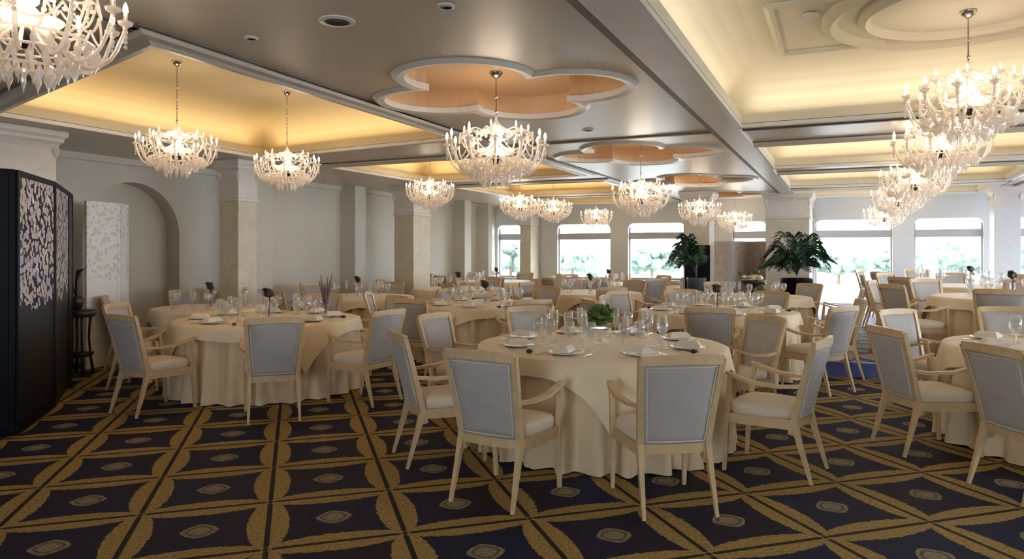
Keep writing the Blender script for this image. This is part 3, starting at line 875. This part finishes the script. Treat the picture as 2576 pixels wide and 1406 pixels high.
def flower_piece(loc, style, label, s=1.0):
    t = empty('flower_arrangement', loc, 0, label, 'flowers')
    if style == 'green':
        bm = bmesh.new(); lathe(bm, [(.06, 0), (.065, .01), (.012, .03), (.012, .06), (.08, .09), (.085, .12), (.07, .12)], 14); finish('bowl', bm, 'glass', t, True)
        bm = bmesh.new()
        for k in range(60):
            a = random.uniform(0, 2*PI); e = random.uniform(-.3, 1.4)
            blob(bm, (.095*math.cos(a)*math.cos(e), .095*math.sin(a)*math.cos(e), .20+.10*math.sin(e)), random.uniform(.02, .036), 1, (1, 1, .8), .3)
        finish('leaves', bm, 'leaf2', t)
        bm = bmesh.new(); blob(bm, (0, 0, .325), .03, 1, jit=.2); finish('bloom', bm, 'petal', t)
    elif style == 'calla':
        bm = bmesh.new(); lathe(bm, [(.035, 0), (.03, .05), (.03, .16), (.035, .18)], 12); finish('vase', bm, 'glass', t, True)
        bm = bmesh.new()
        blob(bm, (.0, 0, .27*s), .045*s, 2, (1.1, 1, 1.2), .25); blob(bm, (-.03*s, 0, .31*s), .03*s, 1, (1.3, 1, .7), .25); tube(bm, [(0, 0, .02), (.01, 0, .24*s)], .007, 5)
        finish('bloom', bm, 'blackflower', t)
        bm = bmesh.new(); blob(bm, (.05*s, .01, .19*s), .032*s, 1, jit=.2); blob(bm, (-.05*s, .02, .17*s), .026*s, 1, jit=.2); finish('small_blooms', bm, 'pinkpetal', t)
    elif style == 'reeds':
        bm = bmesh.new(); lathe(bm, [(.05, 0), (.055, .02), (.02, .05), (.018, .10), (.035, .14), (.03, .15)], 12); finish('vase', bm, 'glass', t, True)
        bm = bmesh.new()
        for k in range(9):
            a = 2*PI*k/9; rr = .03+.03*random.random()
            tube(bm, [(0, 0, .05), (rr*math.cos(a)*.6, rr*math.sin(a)*.6, .25), (rr*math.cos(a)*1.4, rr*math.sin(a)*1.4, random.uniform(.36, .52))], [.006, .012, .004], 5)
        finish('reeds', bm, 'purple', t)
    elif style == 'yellow':
        bm = bmesh.new(); lathe(bm, [(.10, 0), (.10, .02), (.03, .05), (.03, .12), (.17, .20), (.20, .25), (.19, .26)], 18); finish('bowl', bm, 'ebony', t, True)
        bm = bmesh.new()
        for k in range(26):
            a = random.uniform(0, 2*PI); rr = random.uniform(0, .19); blob(bm, (rr*math.cos(a), rr*math.sin(a), .29+.03*random.random()), .035, 1, jit=.2)
        finish('blooms', bm, 'petal', t)
        bm = bmesh.new()
        for k in range(16):
            a = random.uniform(0, 2*PI); rr = random.uniform(.02, .2); blob(bm, (rr*math.cos(a), rr*math.sin(a), .36+.05*random.random()), .03, 1, (1, 1, 1.2), .3)
        for k in range(7):
            a = -PI/2+random.uniform(-1, 1); blob(bm, (.18*math.cos(a), .18*math.sin(a), .14+.02*k-.05), .035, 1, jit=.3)
        finish('leaves', bm, 'leaf2', t)

DIR8 = [('front', -PI/2), ('front right', -PI/4), ('right', 0), ('back right', PI/4), ('back', PI/2), ('back left', 3*PI/4), ('left', PI), ('front left', -3*PI/4)]
def dirnames(cx, cy, pts):
    base = math.atan2(cy, cx)-PI/2
    free = list(DIR8); out = [None]*len(pts); pairs = []
    for k, (x, y) in enumerate(pts):
        a = math.atan2(y-cy, x-cx)-base
        for n, b in DIR8: pairs.append((abs(math.atan2(math.sin(a-b), math.cos(a-b))), k, n))
    used_n = set()
    for d, k, n in sorted(pairs):
        if out[k] is None and n not in used_n: out[k] = n; used_n.add(n)
    return out
def dining(cx, cy, z0, seed, chairs, desc, gdesc, seats=8, full=True, cl_half=.96, rot=0.0, fl='calla', flab=None, near=True, Rr=.90, glasses=True):
    rt = empty('round_table', (cx, cy, z0), 0, 'round dining table '+desc+', under cloths', 'table', 'round dining tables')
    zt = .745
    bm = bmesh.new(); lathe(bm, [(.001, zt-.03), (Rr-.01, zt-.03), (Rr-.005, zt-.02), (Rr-.005, zt-.006), (Rr-.015, zt-.003), (.001, zt-.003)], 40); finish('tabletop', bm, 'wood', rt)
    bm = bmesh.new(); lathe(bm, [(.30, 0), (.28, .03), (.05, .07), (.045, .5), (.09, .66), (.12, .712)], 16); finish('pedestal', bm, 'wood', rt, True)
    c1 = finish('tablecloth', cloth_mesh(Rr, zt+.003, seed), 'cloth', None, True, loc=(cx, cy, z0)); tag(c1, 'pleated floor length cloth of the table '+desc, 'tablecloth', 'long tablecloths')
    c2 = finish('table_overlay', overlay_mesh(Rr, zt+.010, cl_half, rot, seed), 'overlay', None, True, loc=(cx, cy, z0)); tag(c2, 'square cream overlay cloth on the table '+desc, 'tablecloth', 'overlay cloths')
    zz = z0+zt+.012
    for (x, y, lab, *tg) in chairs:
        tx, ty = tg[0] if tg else (cx, cy)
        chair(x, y, tx, ty, lab, gdesc, z0, near)
    angs = [(rot+.35+2*PI*k/seats) for k in range(seats)]
    names = dirnames(cx, cy, [(cx+math.cos(a), cy+math.sin(a)) for a in angs])
    for k, a in enumerate(angs):
        ca, sa = math.cos(a), math.sin(a); rz = a+PI/2
        pl = ' at the '+names[k]+' place of the table '+desc
        def P(r, off): return (cx+ca*r-sa*off, cy+sa*r+ca*off, zz)
        if full:
            inst('plate', P(.70, 0), 0, 'white plate'+pl, 'plate', 'plates on the table '+desc)
            nk = P(.70, 0); inst('napkin', (nk[0], nk[1], zz+.0215), rz+random.uniform(-.2, .2), 'folded napkin'+pl, 'napkin', 'napkins on the table '+desc)
            inst('fork', P(.72, -.17), rz, 'fork'+pl, 'fork', 'forks on the table '+desc)
            inst('knife', P(.72, .17), rz, 'knife'+pl, 'knife', 'knives on the table '+desc)
            if k % 2 == 0: inst('ring', P(.80, -.24), rz, 'card holder'+pl, 'card holder', 'card holders on the table '+desc)
        if glasses:
            inst('wine', P(.47, .10), 0, 'clear wine glass'+pl, 'glass', 'wine glasses on the table '+desc)
            if full: inst('wine', P(.52, -.05), 0, 'outer wine glass'+pl, 'glass', 'wine glasses on the table '+desc)
            if full or k % 2 == 0: inst('flute', P(.40, .02) if full else P(.42, -.08), 0, 'tall flute'+pl, 'glass', 'flutes on the table '+desc)
    if fl: flower_piece((cx, cy, zz), fl, flab or ('small dark calla posy on the round table '+desc))

def ringchairs(cx, cy, n, off, rad=1.22, skip=()):
    return [(cx+rad*math.cos(off+2*PI*k/n), cy+rad*math.sin(off+2*PI*k/n)) for k in range(n) if k not in skip]

G1 = 'chairs around the nearest table'
dining(.715, 5.65, 0, 1, [
 (-.02, 4.38, 'cream armchair seen from behind at the front left of the nearest table'),
 (.90, 4.25, 'cream armchair seen from behind at the front right of the nearest table, lit pale blue'),
 (1.78, 4.86, 'cream armchair facing left on the right side of the nearest table'),
 (-.50, 5.15, 'cream armchair facing right on the left side of the nearest table'),
 (-.42, 6.30, 'white fronted cream armchair at the back left of the nearest table'),
 (.28, 6.95, 'cream armchair facing the camera behind the glasses of the nearest table'),
 (1.95, 6.15, 'tan cream armchair at the back right of the nearest table, beside the chair facing left'),
 ], 'nearest to the camera', G1, 8, True, .955, -PI/2+PI/4-.06, 'green', 'round green posy with one cream bloom in the middle of the nearest table', Rr=.93)
G2 = 'chairs around the left table'
dining(-2.68, 7.75, 0, 2, [
 (-2.18, 6.42, 'cream armchair seen straight from behind in front of the left table'),
 (-3.36, 6.66, 'cream armchair with shaded grey back at the front left of the left table'),
 (-1.50, 7.06, 'cream armchair facing left on the right side of the left table'),
 (-4.02, 7.75, 'cream armchair facing right beside the white folding screen'),
 (-2.55, 9.08, 'cream armchair directly behind the left table'),
 (-1.70, 8.74, 'cream armchair at the back right of the left table'),
 ], 'before the second column', G2, 8, True, .955, -.12, 'calla', 'dark calla flowers in a glass vase in the middle of the left table', Rr=.93)
G3 = 'chairs around the table right of centre'
dining(2.55, 8.75, 0, 3, [
 (2.12, 7.48, 'cream armchair with grey back seen from behind at the table right of centre'),
 (3.27, 7.60, 'pale backed cream armchair seen from behind beside the carpet aisle'),
 (3.82, 8.45, 'cream armchair facing left just before the blue step'),
 (1.25, 8.45, 'cream armchair facing right behind the green posy'),
 (1.72, 9.75, 'cream armchair at the back left of the table right of centre'),
 (2.50, 10.05, 'cream armchair directly behind the table right of centre'),
 (3.45, 9.72, 'cream armchair at the back right of the table by the aisle'),
 ], 'left of the carpet aisle', G3, 8, True, .955, -.35, 'calla')
G5 = 'chairs around the right edge table'
dining(4.42, 5.35, 0, 4, [
 (3.29, 4.36, 'large cream armchair with brownish back nearest to the right edge', (9, 5.0)),
 (3.16, 5.33, 'cream armchair facing right behind the large one at the right edge', (9, 5.6)),
 (3.92, 6.62, 'cream armchair with brown back beyond the two right hand aisle chairs'),
 (4.95, 6.90, 'pale cream armchair behind the right edge table'),
 ], 'cut by the right edge', G5, 8, True, .955, .3, 'calla', Rr=.93)
G8 = 'chairs around the middle table'
dining(-.38, 9.85, 0, 5, [
 (-1.05, 8.72, 'grey backed cream armchair seen from behind at the front left of the middle table'),
 (.12, 8.62, 'grey backed cream armchair seen from behind at the front right of the middle table'),
 (-1.68, 9.85, 'pale cream armchair facing right on the left side of the middle table'),
 (.88, 9.30, 'tan cream armchair on the right side of the middle table'),
 (.38, 11.02, 'cream armchair at the back right of the middle table'),
 ], 'in mid hall', G8, 8, True, .955, .2, 'calla')

far = [ # metres along and across the hall, floor height, description, number of chairs
 (9.3, -7.1, 0, 'by the left wall', 7, .5, 'calla'),
 (12.1, -6.8, 0, 'before the third column', 7, .3, 'calla'),
 (12.0, -4.05, 0, 'behind the middle one', 8, .1, 'calla'),
 (12.1, -1.3, 0, 'with the yellow blooms', 6, .6, 'yellow'),
 (15.4, -7.6, 0, 'before the leftmost window', 7, .2, 'calla'),
 (15.2, -4.7, 0, 'before the second window', 8, .5, 'calla'),
 (10.6, 1.95, UP, 'first on the raised floor', 8, .1, 'calla'),
 (13.7, 1.95, UP, 'second on the raised floor', 8, .4, 'calla'),
 (16.6, 1.9, UP, 'farthest on the raised floor', 6, .3, None),
]
TABLES = [(.715, 5.65), (-2.68, 7.75), (2.55, 8.75), (4.42, 5.35), (-.38, 9.85), (-3.98, 9.28)]+[(f[1]*CA+f[0]*SA, f[0]*CA-f[1]*SA) for f in far]
for k, (u, v, z, desc, n, off, fl) in enumerate(far):
    if not n: continue
    p = Vector((v*CA+u*SA, u*CA-v*SA))
    g = 'chairs around the table '+desc
    rc = ringchairs(p.x, p.y, n, off, 1.26); dn = dirnames(p.x, p.y, rc)
    cs = [(x, y, 'cream armchair at the %s of the table %s' % (nm, desc)) for (x, y), nm in zip(rc, dn) if free_spot(x, y, TABLES[6+k])]
    dining(p.x, p.y, z, 20+k, cs, desc, g, 8 if u < 13 else 6, False, .955, off, fl, {'yellow': 'dark footed bowl of cream yellow blooms on a far table'}.get(fl), near=False, Rr=.85, glasses=True)
dining(-3.98, 9.28, 0, 61, [
 (-4.84, 9.10, 'cream armchair facing right just past the white folding screen'),
 (-4.62, 10.15, 'cream armchair against the arched wall niche, beyond the white screen'),
 ], 'small, by the arches', 'chairs by the arched wall', 6, False, .76, .3, 'calla', near=False, Rr=.66)
# extra reeds vase on the left table
flower_piece((-2.05, 7.75, .757), 'reeds', 'tall glass vase of grey violet reeds at the right of the left table')

# ------------------------------------------------------------ palms
def palm(loc, h0, leaves, seed, label, potr=.22, poth=.5, reach=.75, rise=.75, mat='planter', bias=None):
    rnd = random.Random(seed)
    t = empty('potted_palm', loc, 0, label, 'plant')
    bm = bmesh.new(); lathe(bm, [(potr*.75, 0), (potr*.8, .02), (potr, poth-.03), (potr*1.03, poth), (potr*.9, poth), (potr*.85, poth-.05), (.001, poth-.05)], 20); finish('planter', bm, mat, t, True)
    for k in range(leaves):
        a = 2*PI*k*.382*1.0+rnd.uniform(-.2, .2)
        if bias is not None: a = bias+rnd.uniform(-1.5, 1.5)
        L = reach*rnd.uniform(.75, 1.1); up = rise*rnd.uniform(.35, 1.15); dr = rnd.uniform(.55, 1.25)
        bm = bmesh.new(); pts = []
        n = 14
        for i in range(n+1):
            s = i/n
            r = L*(s**1.35); z = h0+up*(math.sin(min(1, s*1.35)*PI/2)-dr*max(0, s-.45)**1.6*1.6)
            pts.append(Vector((r*math.cos(a), r*math.sin(a), z)))
        pts = [Vector((0, 0, poth-.05))]+pts
        tube(bm, pts, [.012]+[.009*(1-.8*i/n) for i in range(n+1)], 5)
        side = Vector((-math.sin(a), math.cos(a), 0))
        for i in range(4, n+1):
            p = pts[i+1] if i+1 < len(pts) else pts[-1]; d = (pts[i]-pts[i-1]).normalized()
            for s in (-1, 1):
                for q in (0, .5):
                    pp = p-d*q*.06
                    l = .26*math.sin(PI*(i/n*.75+.2))
                    e = pp+side*s*l*.7+d*l*.75+Vector((0, 0, -l*.38)); m = pp+side*s*l*.38+d*l*.36+Vector((0, 0, .012))
                    w = d*.013
                    v = [bm.verts.new(x) for x in (pp-w*.5, m-w, e, m+w, pp+w*.5)]
                    v2 = [bm.verts.new(x+Vector((0, 0, .004))) for x in (pp-w*.5, m-w, e, m+w, pp+w*.5)]
                    bm.faces.new(v); bm.faces.new(v2[::-1])
                    for j in range(5): bm.faces.new((v[j], v2[j], v2[(j+1) % 5], v[(j+1) % 5]))
        finish('frond', bm, 'leaf', t)
palm(W2(1752, 14.2), .95, 12, 3, 'drooping dark palm in a grey planter before the black panel', .19, .95, .62, .80, bias=2.6)
palm(W2(2005, 13.9, UP*0), 1.0, 30, 5, 'bushy dark palm in a wide planter before the broad pier', .30, .95, .66, .78, 'lacquer')

# ------------------------------------------------------------ garden outside
bm = bmesh.new(); box(bm, -60, 80, 17, 120, -.6, -.35); finish('terrace', bm, 'terrace', kind='structure')
def tree(x, d, h, w, label, z=-.35, cyp=False, seed=0):
    rnd = random.Random(seed)
    t = empty('cypress' if cyp else 'tree', W2(x, d, z), 0, label, 'tree')
    bm = bmesh.new(); tube(bm, [(0, 0, 0), (0, 0, h*.5)], [.10, .06], 7); finish('trunk', bm, 'bark', t)
    bm = bmesh.new()
    if cyp:
        for k in range(14): blob(bm, (rnd.uniform(-.1, .1)*w, rnd.uniform(-.1, .1)*w, h*(.12+.82*k/14)), w*.5*math.sin(PI*min(.95, .2+.8*k/14)), 2, (1, 1, 1.4), .15)
    else:
        for k in range(30):
            a = rnd.uniform(0, 2*PI); q = rnd.random()**.5*w*.5; blob(bm, (q*math.cos(a), q*math.sin(a), h*(.45+.5*rnd.random()*(1-.6*q/(w*.5)))), w*rnd.uniform(.10, .2), 2, (1, 1, .85), .25)
    finish('crown', bm, 'tree', t)
tree(1487, 28, 1.76, .5, 'slim cypress seen through the second window', cyp=True, seed=1)
tree(2340, 30, 2.08, .6, 'slim cypress seen at the left of the right window', cyp=True, seed=2)
tree(2410, 36, 2.40, 3.2, 'round garden tree seen through the right window', seed=3)
tree(2110, 39, 1.84, 2.6, 'low garden tree seen through the glass door', seed=4)
tree(2235, 44, 2.08, 2.2, 'garden tree behind the pier right of the door', seed=5)
tree(2660, 33, 2.64, 2.6, 'garden tree at the far right window', seed=6)
tree(1285, 36, 2.40, 2.8, 'garden tree seen through the leftmost window', seed=7)
tree(1640, 38, 2.24, 2.8, 'garden tree seen through the third window', seed=8)
tree(1440, 42, 2.08, 2.6, 'pale garden tree behind the cypress', seed=9)
